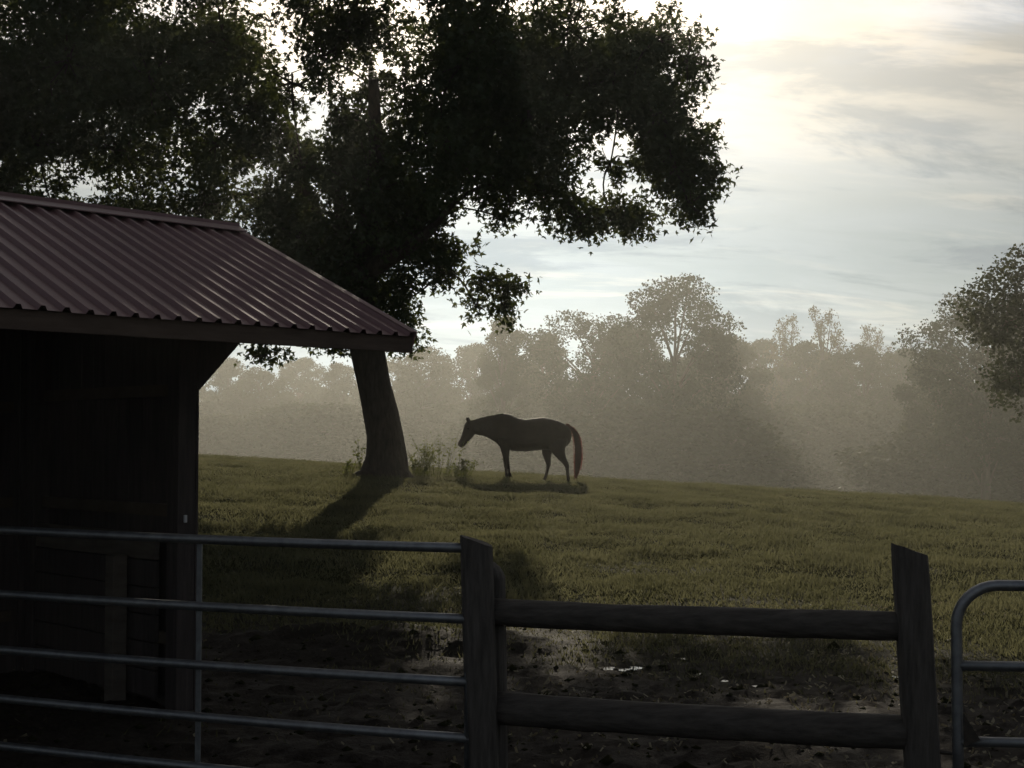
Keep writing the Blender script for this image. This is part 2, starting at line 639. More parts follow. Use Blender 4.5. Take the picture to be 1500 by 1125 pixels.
# ------------------------------------------------------------------ shed
A = 0.7994
U = np.array([math.cos(A), math.sin(A), 0])          # along the ridge, to the right and away
V = np.array([math.sin(A), -math.cos(A), 0])         # down the front slope, towards the camera
W = np.array([0, 0, 1.0])
EAVE = np.array([-0.736, 10.144, 2.83])              # lower right corner of the front roof slope
RUN, RISE = 2.324, 1.03
RIDGE = EAVE - V * RUN + W * RISE
SLOPE = math.hypot(RUN, RISE)
LEN = 6.9
BAY = 0.914
RIB = BAY / 6


def SP(along, out, z):
    """shed frame: along = metres left of the right roof end, out = metres in from the front eave, z absolute"""
    return np.array([EAVE[0], EAVE[1], 0]) - U * along - V * out + W * z


FLOOR = 0.08
shed = root('run_in_shed', tuple(SP(3.4, 2.3, 0.0)), label='dark wooden run-in shed with ribbed dull red metal roof', category='shed')
shed.location = (0, 0, 0)
BR = np.stack([U, V, W], 1)


def slope_pt(s, d, off=0.0, rear=False):
    """d = metres down the slope from the ridge, off = metres above the sheet plane"""
    vv = -V if rear else V
    dn = (vv * RUN - W * RISE) / SLOPE
    nn = (vv * RISE + W * RUN) / SLOPE
    return RIDGE - U * s + dn * d + nn * off


def strip_box(s0, s1, d0, d1, o0, o1, rear=False):
    mb = MB()
    r0 = [slope_pt(s0, d0, o0, rear), slope_pt(s1, d0, o0, rear), slope_pt(s1, d1, o0, rear), slope_pt(s0, d1, o0, rear)]
    r1 = [slope_pt(s0, d0, o1, rear), slope_pt(s1, d0, o1, rear), slope_pt(s1, d1, o1, rear), slope_pt(s0, d1, o1, rear)]
    return mb.rings([r0, r1])


roof = MB()
for rear in (False, True):
    b = strip_box(0.03, LEN - 0.03, 0.02, SLOPE - 0.03, -0.05, -0.028, rear)
    k = len(roof.v)
    roof.v += b.v
    roof.f += [[i + k for i in f] for f in b.f]
roof = roof.build('roof', M_deck, shed)
# ribbed sheets: narrow raised ribs with a broad pan and two low stiffeners between them
prof = []
for r in range(6):
    c = r * RIB
    prof += [(c - 0.030, 0.0), (c - 0.013, 0.029), (c + 0.013, 0.029), (c + 0.030, 0.0)]
prof.append((BAY - 0.031, 0.0))
nb = int(LEN / BAY) + 1
for rear in (False, True):
    for bidx in range(nb):
        rg = []
        jit = (random.random() - 0.5) * 0.012
        for d in (0.0, SLOPE * 0.5, SLOPE + 0.035 + jit):
            top = [slope_pt(bidx * BAY + 0.04 + s, d, -0.024 + h + 0.0015 * (bidx % 2), rear) for s, h in prof if bidx * BAY + 0.04 + s <= LEN]
            rg.append(top)
        mb = MB().rings(rg, cap=False, closed=False)
        o = mb.build('roof_sheet', M_roof, roof)
        so = o.modifiers.new('solid', 'SOLIDIFY')
        so.thickness = 0.0016
# ridge cap: two folded wings with a rolled crown
cap = []
for s in (-0.02, LEN / 2, LEN + 0.02):
    cap.append([slope_pt(s, 0.17, 0.017), slope_pt(s, 0.165, 0.024), slope_pt(s, 0.045, 0.028), slope_pt(s, 0.02, 0.050),
                slope_pt(s, 0.02, 0.050, True), slope_pt(s, 0.045, 0.028, True), slope_pt(s, 0.165, 0.024, True), slope_pt(s, 0.17, 0.017, True),
                slope_pt(s, 0.03, 0.008, True), slope_pt(s, 0.03, 0.008)])
MB().rings(cap).build('ridge_cap', M_cap, roof)
# rake trim on the right end, front and rear
for rear in (False, True):
    strip_box(-0.022, 0.0, 0.0, SLOPE + 0.02, -0.15, 0.008, rear).build('rake_trim', M_fascia if rear else M_roof, roof)
    strip_box(-0.022, 0.05, 0.18, SLOPE + 0.03, 0.0085, 0.0125, rear).build('rake_flashing', M_roof, roof)
for rear in (False, True):
    vv = -V if rear else V
    e0 = RIDGE + vv * RUN - W * RISE
    for k0, k1 in ((0.0, 3.6), (3.605, LEN)):
        c = e0 - U * (k0 + k1) / 2 + vv * (-0.02) + W * (-0.035 - 0.06)
        MB().box(c, (k1 - k0, 0.032, 0.12), BR).build('fascia_board', M_fascia, roof, bevel=0.004)
# rafters
for k in range(11):
    s = 0.3 + k * 0.63
    if s > LEN - 0.1:
        break
    for rear in (False, True):
        strip_box(s, s + 0.045, 0.05, SLOPE - 0.06, -0.19, -0.052, rear).build('rafter', M_deck, roof)

OVER_END, OVER_FRONT, DEPTH = 1.13, 1.13, 2.35
WALL_IN = OVER_FRONT
REAR_OUT = 2 * RUN - OVER_FRONT
z_hdr = EAVE[2] + RISE * (OVER_FRONT / RUN) - 0.23
# corner posts and header
for al in (OVER_END, OVER_END + 2.75, LEN - 0.6):
    for out in (WALL_IN, REAR_OUT):
        c = SP(al + 0.08, out + (0.08 if out < 2 else -0.08), 0)
        top = z_hdr - 0.1
        MB().box(c + W * (top + FLOOR - 0.35) / 2, (0.15, 0.15, top - FLOOR + 0.35), BR).build('post', M_board, shed, bevel=0.008)
for out in (WALL_IN + 0.08, REAR_OUT - 0.08):
    MB().box(SP(LEN / 2, out, z_hdr), (LEN - 0.1, 0.10, 0.20), BR).build('header_beam', M_board, shed, bevel=0.006)
# solid gusset brace beside the corner post
g0 = [SP(OVER_END + 0.002, WALL_IN + 0.05, z) for z in (2.36, z_hdr - 0.102)]
gus = MB()
gz1 = z_hdr - 0.102
pa, pb, pc = (OVER_END - 0.0, 2.36), (OVER_END - 0.0, gz1), (OVER_END - 0.62, gz1)
ringa = [SP(q[0], WALL_IN + 0.03, q[1]) for q in (pa, pb, pc)]
ringb = [SP(q[0], WALL_IN + 0.10, q[1]) for q in (pa, pb, pc)]
gus.rings([ringa, ringb]).build('gusset_brace', M_board, shed)


# walls: vertical boards, end wall (right), rear wall, part of the front wall beyond the opening
def board(parent, p0, p1, z0, z1a, z1b, thick, nrm, mat):
    """one vertical board from p0 to p1 with a sloped top"""
    p0, p1 = np.asarray(p0), np.asarray(p1)
    n = np.asarray(nrm) * thick
    r0 = [p0 + W * z0, p1 + W * z0, p1 + W * z1b, p0 + W * z1a]
    r1 = [q + n for q in r0]
    return MB().rings([r0, r1]).build('board', mat, parent)


def roof_under(out):
    d = out if out < RUN else 2 * RUN - out
    return EAVE[2] + RISE * d / RUN - 0.23


def girt_end(zz_):
    return MB().box(SP(OVER_END + 0.06, (WALL_IN + REAR_OUT) / 2, zz_), (0.05, REAR_OUT - WALL_IN - 0.34, 0.09), BR)


w_end = girt_end(2.4).build('end_wall', M_deck, shed)
for zz_ in (0.55, 1.5):
    girt_end(zz_).build('girt', M_deck, w_end)
x0 = WALL_IN + 0.004
while x0 < REAR_OUT - 0.02:
    x1 = min(x0 + 0.185, REAR_OUT - 0.004)
    board(w_end, SP(OVER_END + 0.004, x0, 0), SP(OVER_END + 0.004, x1, 0), FLOOR - 0.1 + 0.02 * random.random(),
          roof_under(x0), roof_under(x1), 0.022, U, M_board)
    x0 = x1 + 0.006
def girt_rear(zz_):
    return MB().box(SP((OVER_END + LEN) / 2, REAR_OUT - 0.05, zz_), (LEN - OVER_END - 0.6, 0.05, 0.09), BR)


w_rear = girt_rear(2.3).build('rear_wall', M_deck, shed)
for zz_ in (0.55, 1.5):
    girt_rear(zz_).build('girt', M_deck, w_rear)
x0 = OVER_END + 0.02
while x0 < LEN - 0.5:
    board(w_rear, SP(x0, REAR_OUT, 0), SP(x0 + 0.185, REAR_OUT, 0), FLOOR - 0.1, roof_under(REAR_OUT), roof_under(REAR_OUT), 0.022, -V, M_board)
    x0 += 0.191
# kick boards lining the inside of the end wall, and a stud in front of them
for k in range(6):
    z = FLOOR + 0.12 + k * 0.205
    MB().box(SP(OVER_END + 0.11, (WALL_IN + REAR_OUT) / 2 + 0.1, z), (0.04, REAR_OUT - WALL_IN - 0.5, 0.195), BR).build('kick_board', M_kick if k == 5 else M_board, w_end, bevel=0.004)
sp_ = SP(OVER_END + 0.22, WALL_IN + 0.75, 0)
MB().box(sp_ + W * (0.55), (0.12, 0.12, 1.2), BR).build('stub_post', M_kick, shed, bevel=0.006)
# small white insulator on the corner post
MB().box(SP(OVER_END + 0.10, WALL_IN - 0.012, 1.45), (0.022, 0.02, 0.055), BR).build('insulator', M_tag, shed, bevel=0.004)

# ------------------------------------------------------------------ wooden fence
FA = at(699, 1000, 7.62)
FB = at(722, 1000, 7.80)
FC = at(1340, 1000, 7.20)


def fence_post(parent, top, foot, w, slant, rounded=False, yaw=0.0):
    """leaning weathered post, slanted saw-cut top (or a worn round one)"""
    top, foot = np.asarray(top, float), np.asarray(foot, float)
    rings = []
    n = 12 if rounded else 16
    for i, tt in enumerate(np.linspace(0, 1, 9)):
        c = foot * (1 - tt) + top * tt
        ring = []
        for k in range(n):
            an = 2 * math.pi * k / n + yaw
            if rounded:
                r = w / 2
            else:
                cc, ss = abs(math.cos(an - yaw)), abs(math.sin(an - yaw))
                r = w / 2 * min(1.16, 1 / max(cc, ss))
            r *= 1 + 0.035 * math.sin(7 * an + 3 * tt) * random.random()
            p_ = c + np.array([math.cos(an) * r, math.sin(an) * r, 0])
            if i == 8 and not rounded:
                p_[2] -= slant * (math.cos(an) * r + w / 2) + 0.006 * random.random()
            ring.append(p_)
        rings.append(ring)
    if rounded:
        for dz, sc in ((0.03, 0.93), (0.06, 0.78), (0.085, 0.5), (0.095, 0.15)):
            rings.append([top + np.array([(q - top)[0] * sc - 0.02 * dz / 0.1, (q - top)[1] * sc, dz]) for q in rings[8]])
    return MB().rings(rings).build('post', M_post, parent, smooth=False)


fence = root('wooden_fence', (0, 0, 0), label='short weathered two-rail wooden fence between the two metal gates', category='fence')
fzA, fzB, fzC = hz(FA[0], FA[1]), hz(FB[0], FB[1]), hz(FC[0], FC[1])
tA, tC = at(697, 783, 7.62), at(1332, 795, 7.20)
fence_post(fence, tA, (tA[0] + 0.055, 7.62, fzA - 0.25), 0.175, 0.33, yaw=0.12)
tB = at(719, 846, 7.80)
fence_post(fence, tB, (tB[0] + 0.02, 7.80, fzB - 0.25), 0.165, 0, rounded=True)
fence_post(fence, tC, (tC[0] + 0.085, 7.20, fzC - 0.25), 0.178, 0.36, yaw=-0.1)


def rail(parent, p0, p1, r, n=14, sag=0.01):
    p0, p1 = np.asarray(p0), np.asarray(p1)
    pts, rad = [], []
    for tt in np.linspace(0, 1, 14):
        q = p0 * (1 - tt) + p1 * tt
        q = q + W * (-sag * 4 * tt * (1 - tt) + 0.004 * (random.random() - 0.5))
        pts.append(q)
        rad.append(r * (1 + 0.05 * (random.random() - 0.5)))
    return MB().tube(pts, rad, n, wob=0.05).build('rail', M_rail, parent, smooth=True)


rail(fence, at(706, 896, 7.68), at(1340, 917, 7.22), 0.076)
rail(fence, at(716, 1036, 7.68), at(1352, 1074, 7.22), 0.090)
# wire ties wrapped round the posts
for (px, py, YY, r) in ((722, 1030, 7.78, 0.125),):
    c = at(px, py, YY)
    mb = MB()
    for j in range(3):
        ring = [c + np.array([math.cos(a_) * r * 1.0, math.sin(a_) * r, 0.012 * j + 0.02 * math.sin(a_)]) for a_ in np.linspace(0, 2 * math.pi, 25)]
        mb.tube(ring, 0.004, 5)
    mb.build('wire_tie', M_strap, fence)

# ------------------------------------------------------------------ galvanised gates
GR = at(690, 803, 7.58)[:2]
GL = np.array([-3.62, 8.83])
gd = np.array([*(GL - GR), 0])
glen = np.linalg.norm(gd)
gd /= glen
g0 = np.array([*GR, 0])
gate = root('metal_gate', (0, 0, 0), label='long galvanised tube gate of five bars in front of the shed', category='gate')
RT = 0.0275
barz = [1.435, 1.045, 0.700, 0.392, 0.098]
barz_l = [1.468, 1.062, 0.712, 0.408, 0.112]
for i, (zr, zl) in enumerate(zip(barz, barz_l)):
    p0, p1 = g0 + W * zr, g0 + gd * glen + W * zl
    pts = [p0 + (p1 - p0) * tt - W * 0.012 * 4 * tt * (1 - tt) for tt in np.linspace(0.0, 1, 9)]
    MB().tube(pts, RT, 12).build('bar', M_steel, gate, smooth=True)
side = np.cross(gd, W)
GUP = 1.77
for tpos in (GUP / glen, 0.985):
    zs = []
    q = g0 + gd * glen * tpos
    toff = side * (RT + 0.009)
    mb = MB()
    nrm = -toff / np.linalg.norm(toff)
    if (q + toff)[1] < q[1]:
        toff = -toff
    mb.box(q + toff + W * 0.76, (0.036, 0.012, 1.38), np.stack([gd, side, W], 1))
    mb.build('upright_brace', M_steel, gate, bevel=0.003)
MB().tube([g0 + gd * glen + W * 0.06, g0 + gd * glen + W * 1.50], RT, 12).build('end_upright', M_steel, gate, smooth=True)
MB().tube([g0 + gd * 0.01 + W * 0.07, g0 + gd * 0.01 + W * 1.463], RT, 12).build('end_upright', M_steel, gate, smooth=True)

gate2 = root('metal_gate', (0, 0, 0), label='galvanised tube gate with rounded corner, right beside a leaning wooden post', category='gate')
Y2 = 7.10
dir2 = np.array([math.cos(R(-6)), math.sin(R(-6)), 0])
c2 = at(1402, 1000, Y2)
base2 = np.array([c2[0], Y2, 0])
ztop = at(1450, 857, Y2)[2]
RR = 0.21
L2 = 2.4
RT2 = 0.029
pts = [base2 + W * 0.10, base2 + W * 0.5, base2 + W * (ztop - RR)]
for k in range(1, 9):
    an = math.pi / 2 * k / 8
    pts.append(base2 + dir2 * (RR - RR * math.cos(an)) + W * (ztop - RR + RR * math.sin(an)))
pts.append(base2 + dir2 * (L2 - RR) + W * ztop)
for k in range(1, 9):
    an = math.pi / 2 * (1 - k / 8)
    pts.append(base2 + dir2 * (L2 - RR + RR * math.cos(an)) + W * (ztop - RR + RR * math.sin(an)))
pts.append(base2 + dir2 * L2 + W * 0.10)
pts.append(base2 + W * 0.10)
MB().tube(pts, RT2, 12).build('frame', M_steel, gate2, smooth=True)
for py in (975, 1086):
    z = at(1420, py, Y2)[2]
    MB().tube([base2 + dir2 * 0.01 + W * z, base2 + dir2 * (L2 - 0.01) + W * z], RT2 * 0.93, 12).build('bar', M_steel, gate2, smooth=True)
zc = at(1415, 1075, Y2)[2]
MB().rings([[base2 + dir2 * 0.02 + W * (zc + 0.11) + np.array([0, dy, 0]), base2 + dir2 * 0.10 + W * (zc - 0.02) + np.array([0, dy, 0]),
             base2 + dir2 * 0.02 + W * (zc - 0.06) + np.array([0, dy, 0])] for dy in (-0.034, -0.026)]).build('corner_plate', M_strap, gate2)
for z in (0.42,):
    hp = np.array([FC[0] + 0.07, 7.16, z])
    MB().tube([hp + W * 0.0, base2 * [1, 1, 0] + W * z], 0.012, 8).build('hinge_pin', M_strap, gate2)


# ------------------------------------------------------------------ leaves
def leaf_mesh_arrays(P, size, up_bias=0.3, lobed=True, rngl=rng, flat=0.0):
    """n leaves at P (n,3); returns verts, tris. A lobed leaf is a folded maple-like outline"""
    n = len(P)
    if lobed:
        T = np.array([[0, 0, 0], [0.20, 0.42, -0.03], [0, 1.0, -0.18], [-0.20, 0.42, -0.03],
                      [0.60, 0.46, -0.16], [0.27, 0.05, -0.05], [-0.60, 0.46, -0.16], [-0.27, 0.05, -0.05]])
        FT = np.array([[7, 5, 2], [0, 4, 1], [0, 3, 6], [1, 2, 3]])
    else:
        T = np.array([[0, 0, 0], [0.42, 0.45, 0.08], [0, 1.0, -0.1], [-0.42, 0.45, 0.08]])
        FT = np.array([[0, 1, 2], [0, 2, 3]])
    # random frames
    y = rngl.normal(size=(n, 3))
    y[:, 2] = y[:, 2] * 0.7 - 0.45
    y /= np.linalg.norm(y, axis=1, keepdims=True)
    z = rngl.normal(size=(n, 3))
    z[:, 2] += up_bias
    z -= y * np.sum(z * y, 1, keepdims=True)
    z /= np.linalg.norm(z, axis=1, keepdims=True)
    x = np.cross(y, z)
    s = size * rngl.uniform(0.65, 1.25, (n, 1, 1))
    L = T[None] * s
    Vv = P[:, None, :] + L[..., 0:1] * x[:, None] + L[..., 1:2] * y[:, None] + L[..., 2:3] * z[:, None]
    Ff = FT[None] + (np.arange(n) * len(T))[:, None, None]
    return Vv.reshape(-1, 3), Ff.reshape(-1, 3)


def clump_points(c, r, n_clump, per, rngl=rng, sig=0.24, shell=0.45):
    """leaf positions in an ellipsoid: n_clump sprays, each a drooping spread of leaves"""
    d = rngl.normal(size=(n_clump, 3))
    d /= np.linalg.norm(d, axis=1, keepdims=True)
    rad = rngl.uniform(shell, 1.0, (n_clump, 1)) ** 0.6
    cc = np.asarray(c) + d * rad * np.asarray(r)
    off = np.clip(rngl.normal(size=(n_clump, per, 3)), -1.9, 1.9) * sig
    ax = rngl.normal(size=(n_clump, 1, 3))
    ax[..., 2] = -0.35 * np.abs(ax[..., 2])
    ax /= np.linalg.norm(ax, axis=-1, keepdims=True)
    off += ax * rngl.uniform(-1.3, 1.3, (n_clump, per, 1)) * sig
    off[..., 2] *= 0.75
    return cc, (cc[:, None] + off).reshape(-1, 3)


# ------------------------------------------------------------------ the big maple
TY = 28.0
BL = [  # px, py, rx, rz (pixels at the trunk's depth), layers, leaf density
    (985, 235, 66, 66, 3, 1.1), (1003, 92, 36, 50, 2, 0.55), (905, 120, 100, 84, 3, 1.1), (850, 312, 48, 42, 2, 1.0), (918, 318, 42, 32, 2, 1.0),
    (780, 170, 110, 100, 3, 1.2), (742, 262, 52, 50, 2, 1.1), (728, 322, 26, 20, 1, 0.9), (690, 80, 110, 90, 3, 1.2), (835, 40, 90, 50, 2, 0.8),
    (890, 245, 62, 46, 1, 0.62), (1016, 292, 32, 30, 2, 1.0), (965, 165, 62, 60, 2, 1.1), (955, 55, 40, 40, 2, 0.9), (800, 275, 44, 40, 2, 0.9),
    (1035, 255, 20, 30, 1, 1.0),
    (655, 200, 70, 110, 3, 1.1), (600, 330, 50, 80, 2, 1.1), (588, 440, 24, 52, 2, 1.1), (545, 290, 80, 100, 2, 1.2), (510, 420, 80, 74, 3, 1.3),
    (430, 350, 84, 80, 3, 1.3), (560, 40, 50, 60, 1, 0.8), (432, 215, 40, 60, 1, 0.9), (640, 300, 36, 40, 1, 0.8), (595, 500, 20, 16, 1, 1.2),
    (672, 380, 28, 26, 1, 1.0), (706, 402, 22, 20, 1, 0.9), (738, 416, 26, 22, 1, 0.9), (702, 445, 20, 20, 1, 0.8), (648, 400, 22, 30, 1, 0.9), (736, 452, 14, 20, 1, 0.8), (640, 350, 26, 26, 1, 0.9),
    (330, 70, 74, 90, 2, 1.2), (225, 110, 110, 100, 3, 1.2), (95, 90, 120, 110, 3, 1.2), (55, 215, 90, 66, 2, 1.0), (180, 230, 90, 56, 2, 1.0),
    (318, 205, 60, 60, 2, 1.1), (300, 290, 70, 40, 2, 0.9), (-60, 150, 140, 130, 3, 1.1), (330, 420, 90, 80, 2, 1.2), (400, 478, 46, 34, 2, 1.1),
    (388, 512, 28, 10, 1, 1.0), (485, 506, 18, 10, 1, 1.0), (-80, 280, 110, 60, 2, 1.0), (60, 330, 120, 60, 2, 1.0), (200, 340, 110, 60, 2, 1.1), (520, 190, 34, 40, 1, 0.9),
    (428, 128, 48, 40, 2, 1.2), (440, 240, 40, 30, 2, 1.2), (490, 175, 18, 40, 1, 1.6), (500, 235, 50, 60, 1, 1.4), (572, 225, 40, 54, 1, 1.4), (520, 30, 50, 46, 1, 1.5), (440, 20, 44, 50, 1, 1.3), (550, 130, 40, 50, 1, 1.3), (480, 90, 40, 50, 1, 1.0), (360, 150, 46, 50, 1, 1.5), (368, 212, 36, 36, 2, 1.2), (402, 295, 50, 36, 2, 1.2),
    (20, 268, 80, 22, 1, 0.7), (490, 60, 40, 50, 1, 1.2), (605, 150, 30, 60, 1, 0.9),
    (700, -110, 150, 110, 3, 1.2), (500, -120, 140, 120, 3, 1.1), (300, -110, 140, 110, 3, 1.1), (860, -90, 90, 80, 3, 1.1), (600, -270, 160, 120, 3, 1.1),
    (400, -280, 150, 110, 3, 1.0), (120, -70, 130, 100, 3, 1.1), (780, -230, 110, 90, 2, 1.0), (-90, -20, 120, 110, 2, 1.0), (220, -250, 120, 90, 2, 1.0),
]
HOLES = [(464, 182, 25, 32), (404, 62, 22, 30), (390, 8, 34, 22), (522, 116, 16, 32), (497, 118, 12, 22), (290, 152, 30, 15), (383, 262, 26, 16), (615, 75, 20, 16),
         (860, 12, 34, 22), (635, 105, 9, 16), (18, 88, 22, 9), (612, 205, 14, 22), (350, 222, 16, 9), (210, 200, 10, 8), (985, 90, 16, 10),
         (60, 276, 20, 8), (470, 140, 14, 18), (905, 225, 30, 18), (868, 264, 26, 18), (940, 270, 28, 16), (830, 240, 12, 10), (684, 342, 14, 14), (562, 30, 8, 12), (720, 15, 14, 8), (120, 150, 9, 8), (170, 60, 8, 8), (250, 95, 8, 9), (330, 118, 8, 8), (150, 262, 12, 7), (250, 268, 14, 8), (445, 255, 9, 10), (560, 105, 9, 18), (590, 185, 8, 12), (650, 150, 8, 10), (735, 95, 8, 7), (760, 150, 7, 8), (990, 150, 14, 9), (1000, 60, 14, 12)]
PXM = 2000.0 / TY
tree = root('maple_tree', (0, 0, 0), label='huge dark broad-crowned maple with leaning trunk behind the shed', category='tree')
tr_r = np.random.default_rng(21)
LP, centers = [], []
for (px, py, rx, rz, lay, dens) in BL:
    for k in range(lay):
        q = math.hypot((px - 520) / 560.0, (py + 30) / 420.0)
        half = 6.0 * math.sqrt(max(0.08, 1 - min(q, 1) ** 2))
        dy = (tr_r.uniform(-1, 1) if lay == 1 else (-1 + 2 * (k + 0.5) / lay + tr_r.uniform(-0.2, 0.2))) * half * 0.8
        if (py > 360 and px > 560) or lay == 1:
            dy *= 0.3
        c = at(px + tr_r.uniform(-8, 8), py + tr_r.uniform(-8, 8), TY + dy)
        if lay > 1:
            sc = 0.92
        else:
            sc = 1.0
        r = np.array([rx / PXM * sc, max(rx, rz) / PXM * 0.9, rz / PXM * sc])
        area = math.pi * r[0] * r[2]
        n = int(area * 150 * dens) + 4
        cc, pts = clump_points(c, r, max(4, n // 6), 17, tr_r, 0.15, 0.12)
        LP.append(pts)
        # twiggy sprays that break up the outline
        for _ in range(int(3 + area * 1.6)):
            d_ = tr_r.normal(size=3)
            d_ /= np.linalg.norm(d_)
            e_ = c + d_ * r * tr_r.uniform(0.95, 1.25)
            sp_n = int(tr_r.integers(20, 60))
            LP.append(e_ + np.clip(tr_r.normal(size=(sp_n, 3)), -1.8, 1.8) * np.array([0.14, 0.14, 0.10]) + d_ * tr_r.uniform(-0.35, 0.2, (sp_n, 1)))
        centers.append((c, r, cc))
LP = np.concatenate(LP)
# open gaps that run through the crown from front to back
ph = np.stack([750 + (LP[:, 0]) / TY * 2000, 640 - (LP[:, 2] - EYE) / TY * 2000], 1)
keep = np.ones(len(LP), bool)
for (hx, hy, hrx, hry) in HOLES:
    hc = at(hx, hy, TY)
    dd = ((LP[:, 0] - hc[0]) / (hrx / PXM)) ** 2 + ((LP[:, 2] - hc[2]) / (hry / PXM)) ** 2
    keep &= ~((dd < 1.0) & (tr_r.random(len(LP)) < 0.97))
LP = LP[keep]
print('maple leaves', len(LP))

lv, lf = leaf_mesh_arrays(LP, 0.13, 0.5, True, tr_r)
crown = link('crown', tri_mesh('maple_crown', lv, lf), M_maple, tree)
crown['kind'] = 'stuff'

# trunk and limbs
TR = [(566, 712, 0.62), (566, 700, 0.55), (566, 688, 0.44), (566, 670, 0.41), (564, 640, 0.375), (557, 600, 0.355), (548, 560, 0.345), (539, 515, 0.36), (531, 470, 0.39), (524, 430, 0.40), (517, 395, 0.40)]
rings = []
for (px, py, r) in TR:
    c = at(px, py, TY)
    ring = []
    for k in range(28):
        an = 2 * math.pi * k / 28
        fl = max(0.0, (r - 0.40) / 0.22)
        rr_ = r * (1 + 0.04 * math.sin(5 * an + py * 0.02) + 0.025 * math.sin(11 * an + py * 0.05) + fl * 0.42 * max(0, math.sin(3 * an + 3.3)) ** 2)
        if fl > 0:
            rr_ += 0.50 * fl * max(0, math.cos(an - math.pi)) ** 6
        ring.append(c + np.array([math.cos(an) * rr_, math.sin(an) * rr_, 0]))
    rings.append(ring)
trunk = MB().rings(rings).build('trunk', M_bark, tree, smooth=True)
limbs = MB()
fork = at(517, 400, TY)
limb_targets = [(470, 250, -1.0), (540, 180, 0.6), (640, 230, 1.2), (400, 330, 1.0), (560, 120, -1.5), (430, 180, 2.0), (620, 330, -1.6)]
limb_pts = []
for (px, py, dy) in limb_targets:
    e = at(px, py, TY + dy)
    pts, rad = [], []
    for tt in np.linspace(0, 1, 10):
        q = fork * (1 - tt) + e * tt
        q = q + np.array([0.25 * math.sin(tt * 3 + px), 0.2 * math.sin(tt * 4 + py), -0.4 * math.sin(math.pi * tt) * abs(px - 520) / 250])
        pts.append(q - W * 0.3 * (1 - tt))
        rad.append(0.27 * (1 - tt) + 0.10 * tt)
    limbs.tube(pts, rad, 9, wob=0.1)
    limb_pts += [(p_, r_) for p_, r_ in zip(pts[3:], rad[3:])]
lpp = np.array([p_ for p_, _ in limb_pts])
bp_all = list(limb_pts)
for (c, r, cc) in sorted(centers, key=lambda z_: np.linalg.norm(z_[0] - fork)):
    PPs = np.array([p_ for p_, _ in bp_all])
    cost = np.linalg.norm(PPs - c, axis=1) + 0.8 * np.maximum(0, np.linalg.norm(PPs - fork, axis=1) - np.linalg.norm(c - fork))
    k = int(np.argmin(cost))
    s, r0 = bp_all[k]
    ln = np.linalg.norm(c - s)
    r0 = min(r0 * 0.75, 0.03 + 0.022 * ln)
    pts, rad = [], []
    wv = tr_r.normal(size=3) * 0.08 * ln
    for tt in np.linspace(0, 1, 7):
        pts.append(s * (1 - tt) + c * tt + wv * math.sin(math.pi * tt) + W * 0.06 * ln * math.sin(math.pi * tt))
        rad.append(r0 * (1 - tt) + 0.022 * tt)
    limbs.tube(pts, rad, 6)
    bp_all += list(zip(pts[2:], rad[2:]))
    for e in cc[tr_r.permutation(len(cc))[:10]]:
        mid = (c + e) / 2 + tr_r.normal(size=3) * 0.08
        limbs.tube([c, mid, e], [0.022, 0.014, 0.006], 4, cap=False)
limbs.build('branches', M_bark, tree, smooth=True)


# ------------------------------------------------------------------ far trees
def far_tree_proto(seed, h, rad, crown_base, leafmat, n_blob, n_leaf, leaf=0.34, shape='round', sparse=1.0):
    """meshes of a tree standing at the origin: (crown mesh, trunk mesh)"""
    g = np.random.default_rng(seed)
    mb = MB()
    lean = g.normal(size=2) * 0.04 * h
    top = h * (0.86 if shape != 'spire' else 0.97)
    pts, rads = [], []
    for tt in np.linspace(0, 1, 8):
        pts.append(np.array([lean[0] * tt ** 2, lean[1] * tt ** 2, top * tt - 0.3]))
        rads.append(0.032 * h * 0.75 * (1 - tt) + 0.03)
    mb.tube(pts, rads, 8, wob=0.1)
    P = []
    for i in range(n_blob):
        u_ = (i + 0.5) / n_blob
        zc = crown_base + (h - crown_base) * (0.08 + 0.86 * u_)
        if shape == 'round':
            w_ = math.sin(math.pi * (0.16 + 0.80 * u_)) ** 0.8
        elif shape == 'spire':
            w_ = (1 - u_) * 0.95 + 0.10
        elif shape == 'flat':
            w_ = 0.55 + 0.6 * u_ if u_ < 0.75 else 1.0 - 1.6 * (u_ - 0.75)
        else:
            w_ = 0.45 + 0.35 * math.sin(math.pi * u_)
        an = 2.4 * i + g.uniform(-0.5, 0.5)
        rr_ = rad * w_ * g.uniform(0.3, 1.0)
        c = np.array([math.cos(an) * rr_, math.sin(an) * rr_, zc])
        br = rad * (0.25 + 0.19 * g.random()) * (0.55 + 0.45 * w_)
        s = pts[min(6, int(7 * zc / top * 0.8))]
        mb.tube([s, (s + c) / 2 + np.array([0, 0, 0.1 * rr_]), c], [0.012 * h * 0.6, 0.008 * h * 0.6, 0.02], 5, cap=False)
        k = max(5, int(n_leaf / n_blob / 7))
        cc, pp = clump_points(c, np.array([br, br, br * (0.62 if shape != 'thin' else 1.0)]), k, 7, g, leaf * 0.85, 0.3)
        P.append(pp)
        for e in cc[:6]:
            mb.tube([c, e], [0.025, 0.008], 3, cap=False)
    P = np.concatenate(P)
    vv, ff = leaf_mesh_arrays(P, leaf * sparse, 0.4, False, g)
    cm = tri_mesh('far_crown', vv, ff)
    cm.materials.append(leafmat)
    tm = mb.mesh('far_trunk', True)
    tm.materials.append(M_barkfar)
    return cm, tm


